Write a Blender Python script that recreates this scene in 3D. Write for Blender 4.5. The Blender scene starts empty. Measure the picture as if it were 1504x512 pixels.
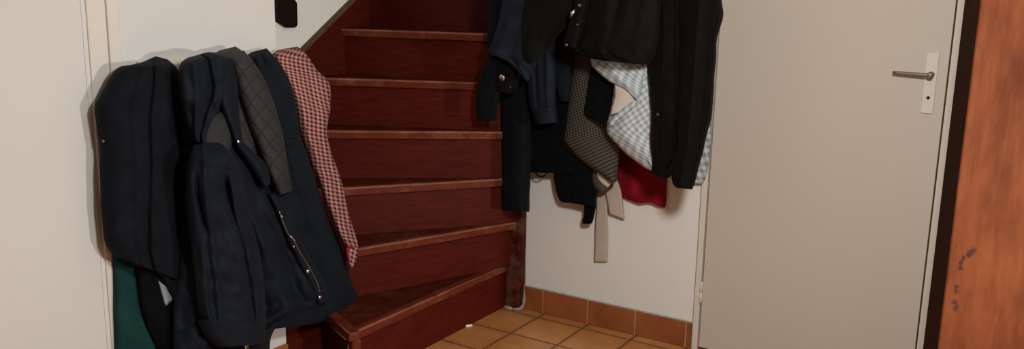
import bpy, bmesh, math, random
from mathutils import Vector, Matrix, noise
from mathutils.bvhtree import BVHTree
random.seed(7)
SC = bpy.context.scene
COL = SC.collection

# ------------------------------------------------------------------ camera
F_PX, PITCH, ROLL, YAW, EYE = 1240.0, 0.194820417, 0.0194763096, -0.560825625, 1.22
_F = Vector((math.sin(YAW)*math.cos(PITCH), math.cos(YAW)*math.cos(PITCH), -math.sin(PITCH)))
_R0 = Vector((math.cos(YAW), -math.sin(YAW), 0)); _U0 = _R0.cross(_F)
_R = math.cos(ROLL)*_R0 + math.sin(ROLL)*_U0
_U = _R.cross(_F)
CAM = Vector((0, 0, EYE))
cd = bpy.data.cameras.new('camera'); co = bpy.data.objects.new('camera', cd); COL.objects.link(co)
m = Matrix.Identity(4)
for i in range(3):
    m[i][0] = _R[i]; m[i][1] = _U[i]; m[i][2] = -_F[i]; m[i][3] = CAM[i]
co.matrix_world = m
cd.sensor_fit = 'HORIZONTAL'; cd.sensor_width = 36.0; cd.lens = F_PX/1504*36.0
cd.clip_start = 0.02
SC.camera = co

def ray(x, y): return _F + _R*((x-752)/F_PX) - _U*((y-256)/F_PX)
WX = -2.06      # left wall plane (coats on the left)
WY = 2.851      # back wall plane (coats on the right, door)
STX = -2.50     # stairwell left wall plane
def on_left(x, y, d=0.0):
    r = ray(x, y); return CAM + r*((WX+d-CAM.x)/r.x)
def on_back(x, y, d=0.0):
    if d > .05: d = .05+(d-.05)*1.28
    r = ray(x, y); return CAM + r*((WY-d-CAM.y)/r.y)
def on_floor(x, y, z=0.0):
    r = ray(x, y); return CAM + r*((z-CAM.z)/r.z)

# ------------------------------------------------------------------ objects
def tag(o, label=None, cat=None, group=None, kind=None):
    if label: o['label'] = label
    if cat: o['category'] = cat
    if group: o['group'] = group
    if kind: o['kind'] = kind
    return o
def thing(name, label, cat, loc=(0, 0, 0), group=None):
    o = bpy.data.objects.new(name, None); COL.objects.link(o)
    o.location = loc; o.empty_display_size = 0.05
    return tag(o, label, cat, group)
def link(name, bm, mat, parent=None, smooth=False, recalc=True):
    if recalc: bmesh.ops.recalc_face_normals(bm, faces=bm.faces)
    me = bpy.data.meshes.new(name); bm.to_mesh(me); bm.free()
    if smooth:
        for p in me.polygons: p.use_smooth = True
    me.materials.append(mat)
    o = bpy.data.objects.new(name, me); COL.objects.link(o)
    if parent:
        o.parent = parent
        o.matrix_parent_inverse = Matrix.Translation(-Vector(parent.location)) if parent.type == 'EMPTY' else Matrix.Identity(4)
    return o
def struct(name, bm, mat, parent=None, smooth=False):
    o = link(name, bm, mat, parent, smooth)
    if parent is None: o['kind'] = 'structure'
    return o
def bevel(o, w, seg=2, ang=0.6):
    b = o.modifiers.new('bevel', 'BEVEL'); b.width = w; b.segments = seg; b.limit_method = 'ANGLE'; b.angle_limit = ang
    return o
def box(bm, lo, hi):
    x0, y0, z0 = lo; x1, y1, z1 = hi
    v = [bm.verts.new(p) for p in ((x0,y0,z0),(x1,y0,z0),(x1,y1,z0),(x0,y1,z0),(x0,y0,z1),(x1,y0,z1),(x1,y1,z1),(x0,y1,z1))]
    for f in ((0,3,2,1),(4,5,6,7),(0,1,5,4),(1,2,6,5),(2,3,7,6),(3,0,4,7)): bm.faces.new([v[i] for i in f])
    return bm
def boxb(lo, hi): return box(bmesh.new(), lo, hi)
def prism(bm, pts, z0, z1):
    a = [bm.verts.new((p[0], p[1], z0)) for p in pts]; b = [bm.verts.new((p[0], p[1], z1)) for p in pts]
    bm.faces.new(a[::-1]); bm.faces.new(b); n = len(pts)
    for i in range(n): bm.faces.new((a[i], a[(i+1) % n], b[(i+1) % n], b[i]))
    return bm
def prism_dir(bm, pts3, off):
    a = [bm.verts.new(p) for p in pts3]; b = [bm.verts.new(Vector(p)+off) for p in pts3]
    bm.faces.new(a[::-1]); bm.faces.new(b); n = len(a)
    for i in range(n): bm.faces.new((a[i], a[(i+1) % n], b[(i+1) % n], b[i]))
    return bm
def tube(bm, pts, rad, seg=10, caps=True, flat=1.0, up=None):
    pts = [Vector(p) for p in pts]; n = len(pts); rings = []
    if not hasattr(rad, '__len__'): rad = [rad]*n
    for i, p in enumerate(pts):
        t = (pts[min(i+1, n-1)] - pts[max(i-1, 0)]).normalized()
        a = Vector(up) if up is not None else (Vector((0, 0, 1)) if abs(t.z) < .9 else Vector((1, 0, 0)))
        u = t.cross(a).normalized(); w = u.cross(t).normalized()
        rings.append([bm.verts.new(p + (u*math.cos(k*2*math.pi/seg) + w*flat*math.sin(k*2*math.pi/seg))*rad[i]) for k in range(seg)])
    for i in range(n-1):
        for k in range(seg):
            bm.faces.new((rings[i][k], rings[i][(k+1) % seg], rings[i+1][(k+1) % seg], rings[i+1][k]))
    if caps: bm.faces.new(rings[0][::-1]); bm.faces.new(rings[-1])
    return bm
def lathe(bm, origin, axis, prof, seg=20):
    """prof: list of (distance along axis, radius)"""
    ax = Vector(axis).normalized(); a = Vector((0, 0, 1)) if abs(ax.z) < .9 else Vector((1, 0, 0))
    u = ax.cross(a).normalized(); w = ax.cross(u); o = Vector(origin); rings = []
    for h, r in prof:
        r = max(r, 1e-4)
        rings.append([bm.verts.new(o + ax*h + (u*math.cos(k*2*math.pi/seg)+w*math.sin(k*2*math.pi/seg))*r) for k in range(seg)])
    for i in range(len(rings)-1):
        for k in range(seg):
            bm.faces.new((rings[i][k], rings[i][(k+1) % seg], rings[i+1][(k+1) % seg], rings[i+1][k]))
    bm.faces.new(rings[0][::-1]); bm.faces.new(rings[-1])
    return bm

# ------------------------------------------------------------------ materials
class N:
    def __init__(s, name):
        s.m = bpy.data.materials.new(name); s.m.use_nodes = True; s.t = s.m.node_tree
        s.t.nodes.clear(); s.out = s.t.nodes.new('ShaderNodeOutputMaterial')
        s.p = s.t.nodes.new('ShaderNodeBsdfPrincipled'); s.t.links.new(s.p.outputs[0], s.out.inputs[0])
    def n(s, kind, **kw):
        o = s.t.nodes.new('ShaderNode'+kind)
        for k, v in kw.items():
            if k in o.inputs.keys() if isinstance(k, str) else False: pass
            setattr(o, k, v)
        return o
    def l(s, a, b): s.t.links.new(a, b)
    def setv(s, sock, v):
        if hasattr(v, 'is_output'): s.l(v, sock)
        else: sock.default_value = v
    def math(s, op, a, b=None, c=None):
        o = s.t.nodes.new('ShaderNodeMath'); o.operation = op
        s.setv(o.inputs[0], a)
        if b is not None: s.setv(o.inputs[1], b)
        if c is not None: s.setv(o.inputs[2], c)
        return o.outputs[0]
    def mix(s, fac, a, b):
        o = s.t.nodes.new('ShaderNodeMix'); o.data_type = 'RGBA'
        s.setv(o.inputs[0], fac); s.setv(o.inputs[6], a); s.setv(o.inputs[7], b)
        return o.outputs[2]
    def noise(s, vec, scale, detail=4, rough=.55, dist=0):
        o = s.t.nodes.new('ShaderNodeTexNoise'); s.l(vec, o.inputs['Vector'])
        o.inputs['Scale'].default_value = scale; o.inputs['Detail'].default_value = detail
        o.inputs['Roughness'].default_value = rough; o.inputs['Distortion'].default_value = dist
        return o.outputs[0]
    def ramp(s, fac, lo, hi):
        o = s.t.nodes.new('ShaderNodeMapRange'); s.l(fac, o.inputs[0])
        o.inputs[1].default_value = lo; o.inputs[2].default_value = hi; o.clamp = True
        return o.outputs[0]
    def obj(s, scale=(1, 1, 1), rot=(0, 0, 0)):
        t = s.t.nodes.new('ShaderNodeTexCoord'); mp = s.t.nodes.new('ShaderNodeMapping')
        mp.inputs['Scale'].default_value = scale; mp.inputs['Rotation'].default_value = rot
        s.l(t.outputs['Object'], mp.inputs[0]); return mp.outputs[0]
    def uv(s, rot=0.0, scale=(1, 1, 1)):
        t = s.t.nodes.new('ShaderNodeUVMap'); t.uv_map = 'cloth'
        mp = s.t.nodes.new('ShaderNodeMapping'); mp.inputs['Rotation'].default_value = (0, 0, rot); mp.inputs['Scale'].default_value = scale
        s.l(t.outputs[0], mp.inputs[0]); return mp.outputs[0]
    def sep(s, v):
        o = s.t.nodes.new('ShaderNodeSeparateXYZ'); s.l(v, o.inputs[0]); return o.outputs
    def bump(s, h, strength=.3, dist=.002):
        o = s.t.nodes.new('ShaderNodeBump'); o.inputs['Strength'].default_value = strength; o.inputs['Distance'].default_value = dist
        s.l(h, o.inputs['Height']); s.l(o.outputs[0], s.p.inputs['Normal']); return o
    def base(s, c): s.setv(s.p.inputs['Base Color'], c)
    def rough(s, r): s.setv(s.p.inputs['Roughness'], r)
def C(r, g, b): return (r, g, b, 1.0)
def srgb(r, g, b):
    f = lambda c: ((c/255+.055)/1.055)**2.4 if c/255 > .04045 else c/255/12.92
    return (f(r), f(g), f(b), 1.0)

def mat_wall(name, c, bump=.25, mottling=.03):
    s = N(name); v = s.obj()
    f = s.noise(v, 3.0, 5)
    d = tuple(x*(1-mottling*2) for x in c[:3])+(1,)
    s.base(s.mix(f, d, c)); s.rough(.75)
    s.bump(s.noise(v, 160, 4, .6), bump, .0015)
    return s.m
def mat_plain(name, c, rough=.5, metal=0, spec=.5):
    s = N(name); s.base(c); s.rough(rough); s.p.inputs['Metallic'].default_value = metal
    s.p.inputs['Specular IOR Level'].default_value = spec
    s.bump(s.noise(s.obj(), 300, 2), .05, .0005); return s.m
def mat_wood(name, dark, light, rough=.35, scale=(1, 1, 1), wear=None, wear_amt=0.0, coat=.0):
    s = N(name); v = s.obj(scale)
    g = s.noise(v, 9, 6, .62, .6)
    g2 = s.noise(s.obj(tuple(k*6 for k in scale)), 14, 3, .6)
    f = s.math('ADD', s.math('MULTIPLY', s.ramp(g, .3, .7), .7), s.math('MULTIPLY', g2, .3))
    col = s.mix(f, dark, light)
    if wear is not None:
        w = s.ramp(s.noise(s.obj(), 7, 6, .7), .50, .72)
        col = s.mix(s.math('MULTIPLY', w, wear_amt), col, wear)
        s.rough(s.math('ADD', s.math('MULTIPLY', w, .25), rough))
    else: s.rough(s.math('ADD', s.math('MULTIPLY', g2, .15), rough-.05))
    s.base(col)
    s.p.inputs['Specular IOR Level'].default_value = .09
    s.p.inputs['Coat Weight'].default_value = coat; s.p.inputs['Coat Roughness'].default_value = .3
    s.bump(f, .12, .001); return s.m
def cloth_common(s, rough=.9, weave=900, sheen=.15, wr=.35, spec=.2):
    s.rough(rough); s.p.inputs['Sheen Weight'].default_value = sheen*.12; s.p.inputs['Sheen Roughness'].default_value = .5
    s.p.inputs['Specular IOR Level'].default_value = spec*.45
    v = s.uv()
    h = s.math('ADD', s.math('MULTIPLY', s.noise(v, weave, 2), .12), s.math('MULTIPLY', s.noise(s.uv(0, (1, .45, 1)), 26, 5, .55, .4), 1.0))
    return h
def mat_cloth(name, c, rough=.9, sheen=.1, wr=.4, var=.35, spec=.2):
    s = N(name); h = cloth_common(s, rough, sheen=sheen, spec=spec)
    f = s.noise(s.uv(), 12, 5, .6)
    d = tuple(x*(1-var) for x in c[:3])+(1,); l = tuple(x*(1+var) for x in c[:3])+(1,)
    s.base(s.mix(s.ramp(f, .3, .7), d, l)); s.bump(h, wr, .006); return s.m
def stripes(s, coord, period, duty, soft=.08):
    """0/1 stripe mask along a coordinate in metres"""
    f = s.math('FRACT', s.math('DIVIDE', coord, period))
    tri = s.math('ABSOLUTE', s.math('SUBTRACT', f, .5))           # 0 in the middle, .5 at the edges
    return s.ramp(tri, duty/2+soft/2, duty/2-soft/2)
def mat_gingham(name, white, mid, dark, period, rot=0.0, rough=.85):
    s = N(name); h = cloth_common(s, rough)
    o = s.sep(s.uv(rot)); a = stripes(s, o[0], period, .5); b = stripes(s, o[1], period, .5)
    k = s.math('MULTIPLY', s.math('ADD', a, b), .5)
    col = s.mix(s.ramp(k, 0, .5), white, mid); col = s.mix(s.ramp(k, .5, 1.0), col, dark)
    s.base(col); s.bump(h, .25, .004); return s.m
def mat_shepherd(name, light, dark, period, rot, base2=None, duty=.5):
    """small check: dark squares where stripes cross, half tone along the stripes"""
    s = N(name); h = cloth_common(s, .92)
    o = s.sep(s.uv(rot)); a = stripes(s, o[0], period, duty, .12); b = stripes(s, o[1], period, duty, .12)
    tw = stripes(s, s.math('ADD', o[0], o[1]), period*.25, .5, .3)
    one = s.math('MULTIPLY', s.math('ABSOLUTE', s.math('SUBTRACT', a, b)), s.math('ADD', .35, s.math('MULTIPLY', tw, .3)))
    both = s.math('MULTIPLY', a, b)
    k = s.math('MINIMUM', s.math('ADD', one, both), 1.0)
    s.base(s.mix(k, light, dark)); s.bump(h, .3, .004); return s.m

M = {}
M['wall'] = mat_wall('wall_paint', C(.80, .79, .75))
M['wall_l'] = mat_wall('wall_paint_dimmed', C(.64, .63, .605))  # same white paint, darkened to offset the lamps' brightness on the left
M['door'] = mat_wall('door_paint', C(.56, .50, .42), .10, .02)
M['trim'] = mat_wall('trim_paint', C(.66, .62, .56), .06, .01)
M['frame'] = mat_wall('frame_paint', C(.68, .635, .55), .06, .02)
M['ceil'] = mat_wall('ceiling_paint', C(.8, .78, .74))
M['mahog'] = mat_wood('mahogany', C(.034, .0040, .0024), C(.084, .0105, .0052), .45, (1.2, 1.2, 6))
M['mahog_h'] = mat_wood('mahogany_riser', C(.040, .0042, .0024), C(.100, .0112, .0056), .45, (1.2, 1.2, 9))
M['tread'] = mat_wood('mahogany_tread', C(.036, .0052, .003), C(.080, .0145, .0072), .42, (1.5, 1.5, 6), C(.15, .062, .034), .5)
M['nosing'] = mat_wood('mahogany_nosing', C(.075, .013, .007), C(.15, .032, .016), .36, (1.5, 1.5, 6), C(.30, .11, .05), .6)
M['worn'] = mat_wood('worn_nosing_edge', C(.11, .027, .015), C(.30, .11, .062), .42, (1.5, 1.5, 6), C(.42, .20, .12), .6)
M['dark'] = mat_wood('dark_wood', C(.008, .004, .003), C(.017, .008, .006), .45)
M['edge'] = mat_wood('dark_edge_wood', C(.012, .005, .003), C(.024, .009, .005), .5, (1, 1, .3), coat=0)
M['chrome'] = mat_plain('snap_metal', C(.75, .73, .70), .25, 1)
M['pewter'] = mat_plain('dull_metal', C(.25, .22, .18), .4, 1)
M['handle'] = mat_plain('handle_metal', C(.22, .19, .14), .5, .6)
M['black'] = mat_plain('black_hole', C(.004, .004, .004), .8)
M['plaster'] = mat_wall('rough_plaster', C(.46, .39, .34), 1.0, .2)

def mat_tiles():
    s = N('terracotta_floor'); T = 0.203; v = s.obj()
    o = s.sep(v)
    def edge(c, off):
        f = s.math('FRACT', s.math('DIVIDE', s.math('SUBTRACT', c, off), T))
        return s.math('SUBTRACT', .5, s.math('ABSOLUTE', s.math('SUBTRACT', f, .5)))
    ex = edge(o[0], -1.6176); ey = edge(o[1], 2.5875)
    e = s.math('MINIMUM', ex, ey)
    wob = s.math('MULTIPLY', s.math('SUBTRACT', s.noise(v, 60, 3), .5), .008)
    e = s.math('ADD', e, wob)
    grout = s.ramp(e, .018, .010)
    # one tone per tile
    cx = s.math('FLOOR', s.math('DIVIDE', s.math('SUBTRACT', o[0], -1.6176), T)); cy = s.math('FLOOR', s.math('DIVIDE', s.math('SUBTRACT', o[1], 2.5875), T))
    comb = s.t.nodes.new('ShaderNodeCombineXYZ'); s.l(cx, comb.inputs[0]); s.l(cy, comb.inputs[1])
    wn = s.t.nodes.new('ShaderNodeTexWhiteNoise'); wn.noise_dimensions = '3D'; s.l(comb.outputs[0], wn.inputs['Vector'])
    n1 = s.noise(v, 9, 6, .6)
    f = s.math('ADD', s.math('MULTIPLY', s.ramp(n1, .3, .7), .65), s.math('MULTIPLY', wn.outputs[0], .35))
    col = s.mix(f, C(.38, .145, .044), C(.60, .275, .086))
    edgeband = s.ramp(e, .10, .02)
    col = s.mix(s.math('MULTIPLY', edgeband, .35), col, C(.24, .08, .028))
    s.base(s.mix(grout, col, C(.085, .032, .014)))
    s.rough(s.math('ADD', .34, s.math('MULTIPLY', grout, .4)))
    s.bump(s.math('SUBTRACT', s.math('MULTIPLY', n1, .1), grout), .4, .003); return s.m
M['tile'] = mat_tiles()
def mat_base_tile():
    s = N('terracotta_skirting'); T = .203; v = s.obj(); o = s.sep(v)
    f = s.math('FRACT', s.math('DIVIDE', s.math('SUBTRACT', o[0], -1.623), T))
    e = s.math('SUBTRACT', .5, s.math('ABSOLUTE', s.math('SUBTRACT', f, .5)))
    grout = s.ramp(s.math('ADD', e, s.math('MULTIPLY', s.math('SUBTRACT', s.noise(v, 90, 2), .5), .012)), .013, .007)
    n1 = s.noise(v, 11, 6, .6)
    col = s.mix(s.ramp(n1, .3, .7), C(.23, .062, .019), C(.34, .108, .033))
    s.base(s.mix(grout, col, C(.47, .26, .14))); s.rough(.42); s.bump(s.math('SUBTRACT', s.math('MULTIPLY', n1, .1), grout), .3, .002); return s.m
M['base_tile'] = mat_base_tile()

# ------------------------------------------------------------------ room shell
CEIL = 2.5
DX0, DX1 = -0.990, -0.222            # door opening incl. frame
struct('floor', boxb((-3.4, -1.6, -.08), (1.6, 5.2, 0)), M['tile'])
struct('ceiling', boxb((WX-.1, -1.6, CEIL), (1.6, WY+.1, CEIL+.1)), M['ceil'])
# back wall: the piece with the coats, the lintel and the piece right of the door
bw = bmesh.new(); box(bw, (-1.717, WY, 0), (DX0, WY+.12, CEIL)); box(bw, (DX0, WY, 2.10), (DX1, WY+.12, CEIL)); box(bw, (DX1, WY, 0), (1.6, WY+.12, CEIL))
struct('wall_back', bw, M['wall'])
# left wall with the coats: ends in the outside corner at the stairs
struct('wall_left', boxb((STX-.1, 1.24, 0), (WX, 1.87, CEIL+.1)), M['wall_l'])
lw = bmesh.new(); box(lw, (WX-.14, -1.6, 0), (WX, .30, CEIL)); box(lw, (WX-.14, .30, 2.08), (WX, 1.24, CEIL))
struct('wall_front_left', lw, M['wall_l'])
sw = bmesh.new(); box(sw, (STX-.1, 1.87, 0), (STX, 4.3, 4.2))
struct('wall_stairs_left', sw, M['wall'])
struct('wall_stairs_right', boxb((-1.717, WY+.12, 0), (-1.62, 4.3, 4.2)), M['wall'])
struct('wall_stairs_end', boxb((STX-.1, 4.3, 0), (-1.6, 4.4, 4.2)), M['wall'])
# pale skirting under the coats on the left wall, terracotta like the other
struct('baseboard_left', boxb((WX, 1.33, 0), (WX+.011, 1.868, .098)), M['base_tile'])
bb = bevel(struct('baseboard_back', boxb((-1.716, WY-.011, 0), (DX0-.004, WY, .098)), M['base_tile']), .003)
struct('baseboard_right', boxb((DX1+.004, WY-.011, 0), (1.6, WY, .098)), M['base_tile'])
# rough plaster line along the skirting top and up the newel edge
pl = bmesh.new()
pts = []
for i in range(60):
    a = i/59; pts.append(Vector((-1.716+a*(DX0+1.716-.01), WY-.006, .0995+.0012*noise.noise(Vector((i*.7, 3, 1))))))
tube(pl, pts, [.0042*(.8+.5*noise.noise(Vector((i*.9, 0, 5)))) for i in range(60)], 6)
struct('trim_1', pl, M['plaster'])

# ------------------------------------------------------------------ white door in the back wall
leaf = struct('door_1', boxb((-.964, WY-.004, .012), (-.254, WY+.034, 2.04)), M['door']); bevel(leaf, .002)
leaf['label'] = 'white flush door in the back wall with lever handle'
fr = bmesh.new()
box(fr, (DX0, WY-.012, 0), (-.969, WY+.05, 2.10)); box(fr, (-.249, WY-.012, 0), (DX1, WY+.05, 2.10)); box(fr, (-.969, WY-.012, 2.046), (-.249, WY+.05, 2.10))
bevel(link('door_frame', fr, M['frame'], leaf), .003)
link('frame_groove', boxb((DX0-.0035, WY-.004, .0), (DX0-.0005, WY+.004, 2.10)), M['plaster'], leaf)
link('gap_shade_sheet', boxb((-.969, WY+.036, .004), (-.249, WY+.048, 2.046)), M['black'], leaf)  # black sheet behind the leaf, paints the shade in the door gaps
plate = bmesh.new(); box(plate, (-.3155, WY-.010, .928), (-.281, WY-.003, 1.112))
plate = bevel(link('handle_plate', plate, M['frame'], leaf), .0025)
lev = bmesh.new()
lathe(lev, (-.297, WY-.008, 1.046), (0, -1, 0), [(0, .0095), (.004, .0095), (.006, .008), (.030, .0065), (.034, .0095), (.044, .0095), (.047, .006)], 20)
tube(lev, [(-.297, WY-.048, 1.046), (-.31, WY-.049, 1.0465), (-.345, WY-.049, 1.0475), (-.385, WY-.048, 1.049), (-.399, WY-.047, 1.0495)], [.0075, .0062, .0052, .0048, .0042], 12)
link('lever_handle', lev, M['handle'], plate, True)
kh = bmesh.new(); lathe(kh, (-.298, WY-.0102, .976), (0, -1, 0), [(0, .0052), (.0006, .0052)], 16)
link('keyhole', kh, M['black'], plate)
for zc in (.222, 1.80):
    hg = bmesh.new()
    lathe(hg, (-.9665, WY-.010, zc-.040), (0, 0, 1), [(0, .004), (.001, .0058), (.037, .0058), (.038, .0045), (.041, .0045), (.042, .0058), (.078, .0058), (.080, .004)], 14)
    link('hinge', hg, M['frame'], leaf, True)
# ------------------------------------------------------------------ white leaf and its frame on the left wall
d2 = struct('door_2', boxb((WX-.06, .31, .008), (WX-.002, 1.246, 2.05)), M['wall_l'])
tr = bmesh.new(); box(tr, (WX-.05, 1.251, 0), (WX+.006, 1.302, 2.12)); box(tr, (WX-.02, 1.302, 0), (WX+.012, 1.336, 2.12)); box(tr, (WX-.02, .28, 2.06), (WX+.012, 1.302, 2.12))
bevel(struct('trim_2', tr, M['trim']), .003)

# ------------------------------------------------------------------ varnished wooden door standing open on the right
def mat_orange():
    s = N('orange_varnish'); v = s.obj((1, 1, .16))
    g = s.noise(v, 26, 6, .6, .5); g2 = s.noise(s.obj((1, 1, .6)), 7, 5, .6); g3 = s.noise(s.obj((1, 1, .10)), 120, 3, .5)
    f = s.math('ADD', s.math('ADD', s.math('MULTIPLY', s.ramp(g, .3, .7), .35), s.math('MULTIPLY', s.ramp(g2, .35, .65), .45)), s.math('MULTIPLY', g3, .2))
    col = s.mix(f, C(.062, .0115, .004), C(.255, .077, .027))
    # bruises where the old lock sat
    o = s.t.nodes.new('ShaderNodeTexCoord').outputs['Object']
    wob = s.math('MULTIPLY', s.math('SUBTRACT', s.noise(o, 90, 4), .5), .022)
    msk = None
    for (cx, cz, r) in STAINS:
        d = s.t.nodes.new('ShaderNodeVectorMath'); d.operation = 'DISTANCE'; d.inputs[1].default_value = (cx, 0, cz)
        s.l(o, d.inputs[0])
        q = s.ramp(s.math('ADD', d.outputs['Value'], wob), r*1.25, r*.45)
        msk = q if msk is None else s.math('MAXIMUM', msk, q)
    s.base(s.mix(s.math('MULTIPLY', msk, .85), col, C(.035, .016, .014)))
    s.rough(.62); s.p.inputs['Specular IOR Level'].default_value = .08
    s.bump(f, .1, .001); return s.m
AL = math.radians(40); CX, CY = -.144, 2.2
tdir = Vector((math.cos(AL), math.sin(AL), 0)); ndir = Vector((-math.sin(AL), math.cos(AL), 0))
def on_leaf(x, y):
    r = ray(x, y); k = (Vector((CX, CY, 0))-CAM).dot(ndir)/r.dot(ndir); p = CAM + r*k
    return ((p-Vector((CX, CY, 0))).dot(tdir), p.z)
STAINS = []
for px, py, r in ((1429, 369, .0095), (1422, 373, .009), (1416, 378, .007), (1412, 385, .0065), (1411, 393, .006), (1405, 421, .0075), (1405, 428, .007), (1402, 444, .007), (1405, 451, .008)):
    a, b = on_leaf(px, py); STAINS.append((a, b, r))
M['orange'] = mat_orange()
lf = struct('door_3', boxb((0, 0, .01), (.82, .048, 2.04)), M['orange']); bevel(lf, .004, 3)
lf.matrix_world = Matrix.Translation((CX, CY, 0)) @ Matrix.Rotation(AL, 4, 'Z')
lf['label'] = 'orange varnished wooden door standing open at the right'
eb = link('door_edge', boxb((-.001, .0045, .01), (.03, .0605, 2.04)), M['edge'], lf); bevel(eb, .003)  # edge strip coloured much darker than the leaf
eb['label'] = 'dark brown closing edge of the door'

# ------------------------------------------------------------------ staircase
RISE = .187
PIV = Vector((-1.772, 2.715))
lines = {1: (Vector((-1.785, 1.92)), Vector((-1.785, 2.79))),
         2: (Vector((-1.99, 2.145)), PIV), 3: (Vector((-2.13, 2.235)), PIV), 4: (Vector((-2.29, 2.315)), PIV), 5: (Vector((-2.42, 2.42)), PIV + Vector((0, .01))),
         6: (Vector((-2.5, 2.600)), Vector((-1.77, 2.70)))}
NST = 11
for k in range(7, NST+2): lines[k] = (Vector((-2.5, 2.885+.262*(k-7))), Vector((-1.7, 2.885+.262*(k-7))))
FOOT = [Vector(p) for p in ((-1.787, 1.9145), (-2.05, 2.037), (-2.05, 1.873), (-2.482, 1.873), (-2.482, 6.5), (-1.719, 6.5), (-1.719, 2.875), (-1.787, 2.875))]
FOOT_UP = [Vector((-1.70, 1.874))] + FOOT[1:] + [Vector((-1.787, 2.806)), Vector((-1.70, 2.806))]
def clip(poly, a, b, off, keep_left):
    """keep the side to the left (seen going a to b) or right of line a-b pushed sideways by off"""
    d = (b-a).normalized(); nrm = Vector((-d.y, d.x)); sgn = 1 if keep_left else -1
    f = lambda p: ((p-a).dot(nrm)-off)*sgn
    out = []
    for i, p in enumerate(poly):
        q = poly[(i+1) % len(poly)]; fp, fq = f(p), f(q)
        if fp >= 0: out.append(p)
        if (fp >= 0) != (fq >= 0): out.append(p.lerp(q, fp/(fp-fq)))
    return out
stair = thing('staircase', 'dark red wooden winding staircase climbing up behind the hung coats', 'staircase', (-1.78, 1.93, 0))
for k in range(1, NST+1):
    a, b = lines[k]; a2, b2 = lines[k+1]
    # going from left end to right end, the way up is on the left
    foot = [p.copy() for p in (FOOT if k == 1 else FOOT_UP)]
    poly = clip(foot, a, b, 0.0, True); poly = clip(poly, a2, b2, .034, False)
    if len(poly) < 3: continue
    z = RISE*k
    strip = clip(clip(foot, a, b, 0.0, True) if k == 1 else [p.copy() for p in poly], a, b, .030, False)
    body = clip([p.copy() for p in poly], a, b, .030, True)
    t = link('tread', prism(bmesh.new(), body, z-.028, z), M['tread'], stair)
    nb = prism(bmesh.new(), strip, z-.030, z+.0004)
    nd = (b-a).normalized(); nn_ = Vector((-nd.y, nd.x))
    fe = [e for e in nb.edges if all(v.co.z > z and abs((v.co.xy-a).dot(nn_)) < .0025 for v in e.verts)]
    bmesh.ops.bevel(nb, geom=fe, offset=.0065, segments=3, profile=.5, affect='EDGES', material=1)
    nz = link('tread_nosing', nb, M['nosing'], stair); nz.data.materials.append(M['worn']); bevel(nz, .003, 2, 1.2)
    ro = .024 if k > 1 else .008
    rp = clip(foot, a, b, ro, True); rp = clip(rp, a, b, ro+.016, False)
    link('riser', prism(bmesh.new(), rp, z-RISE if k > 1 else 0, z-.029), M['mahog_h'], stair)
# wall string on the left: slopes with the stairs, its top edge shows against the white wall
st = bmesh.new(); sl = .683
yz = [(1.873, .684), (4.2, 1.024+sl*(4.2-2.371)), (4.2, .2+sl*(4.2-2.371)), (2.6, .0), (1.873, 0)]
prism_dir(st, [Vector((STX, y, z)) for y, z in yz], Vector((.018, 0, 0)))
bevel(link('wall_string', st, M['mahog'], stair), .003)
cp = bmesh.new(); prism_dir(cp, [Vector((STX, 1.873, .679)), Vector((STX, 1.873, .693)), Vector((STX, 4.2, 1.033+sl*(4.2-2.371))), Vector((STX, 4.2, 1.019+sl*(4.2-2.371)))], Vector((.026, 0, 0)))
link('string_top_light', cp, mat_wood('string_top_lit_wood', C(.07, .035, .022), C(.13, .075, .05), .5), stair)  # paler wood paints the light caught by the string's top face
# newel at the foot, rounded on its free edges
nw = bmesh.new(); q = []
x0, x1, y0, y1 = -1.803, -1.717, 2.806, 2.872; r = .036
q += [(x1, y1), (x0, y1)]
for i in range(9):
    a = math.pi + i/8*math.pi/2; q.append((x0+r+r*math.cos(a), y0+r+r*math.sin(a)))
for i in range(7):
    a = 1.5*math.pi + i/6*math.pi/2; q.append((x1-.014+.014*math.cos(a), y0+.014+.014*math.sin(a)))
prism(nw, q, 0, 2.6); link('newel_post', nw, mat_wood('mahogany_newel', C(.034, .0040, .0024), C(.084, .0105, .0052), .4, (1.2, 1.2, 6), C(.26, .15, .11), .38), stair)
# near side of the first step: panel, corner post and the thick edge of the tread above it
d0 = Vector((-1.787, 1.926)); d1 = Vector((-2.10, 2.072)); dd = (d1-d0).normalized(); dn = Vector((dd.y, -dd.x))
if dn.y > 0: dn = -dn
def slab(a, b, t0, t1, z0, z1):
    return prism(bmesh.new(), [a+dn*t0, b+dn*t0, b+dn*t1, a+dn*t1], z0, z1)
link('side_panel', slab(d0+dd*.030, d1, .002, .016, 0, .158), M['mahog'], stair)
bevel(link('corner_post', slab(d0-dd*.004, d0+dd*.032, -.01, .022, 0, .158), M['nosing'], stair), .005)
bevel(link('side_nosing', slab(d0-dd*.012, d1, -.004, .036, .157, .1885), M['nosing'], stair), .006, 3)
link('side_panel', boxb((-2.066, 1.872, 0), (-2.052, 2.05, .158)), M['mahog'], stair)
bead = mat_wood('worn_edge_wood', C(.20, .085, .05), C(.36, .18, .11), .5)
o3 = lambda p, t, z: (p.x+dn.x*t, p.y+dn.y*t, z)
wb = bmesh.new(); tube(wb, [o3(d0+dd*.030, .0225, 0), o3(d0+dd*.030, .0225, .155)], .0016, 6)
we = link('worn_edge', wb, bead, stair, True); we['label'] = 'pale worn edge of the corner post'
wb = bmesh.new(); tube(wb, [o3(d0+dd*.012, .0362, .1572), o3(d0+dd*.15, .0362, .1572)], .0015, 6); link('worn_edge', wb, bead, stair, True)
wb = bmesh.new(); tube(wb, [o3(d0-dd*.006, .0340, .1875), o3(d0+dd*.14, .0340, .1875)], .0016, 6); link('worn_edge', wb, bead, stair, True)

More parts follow.
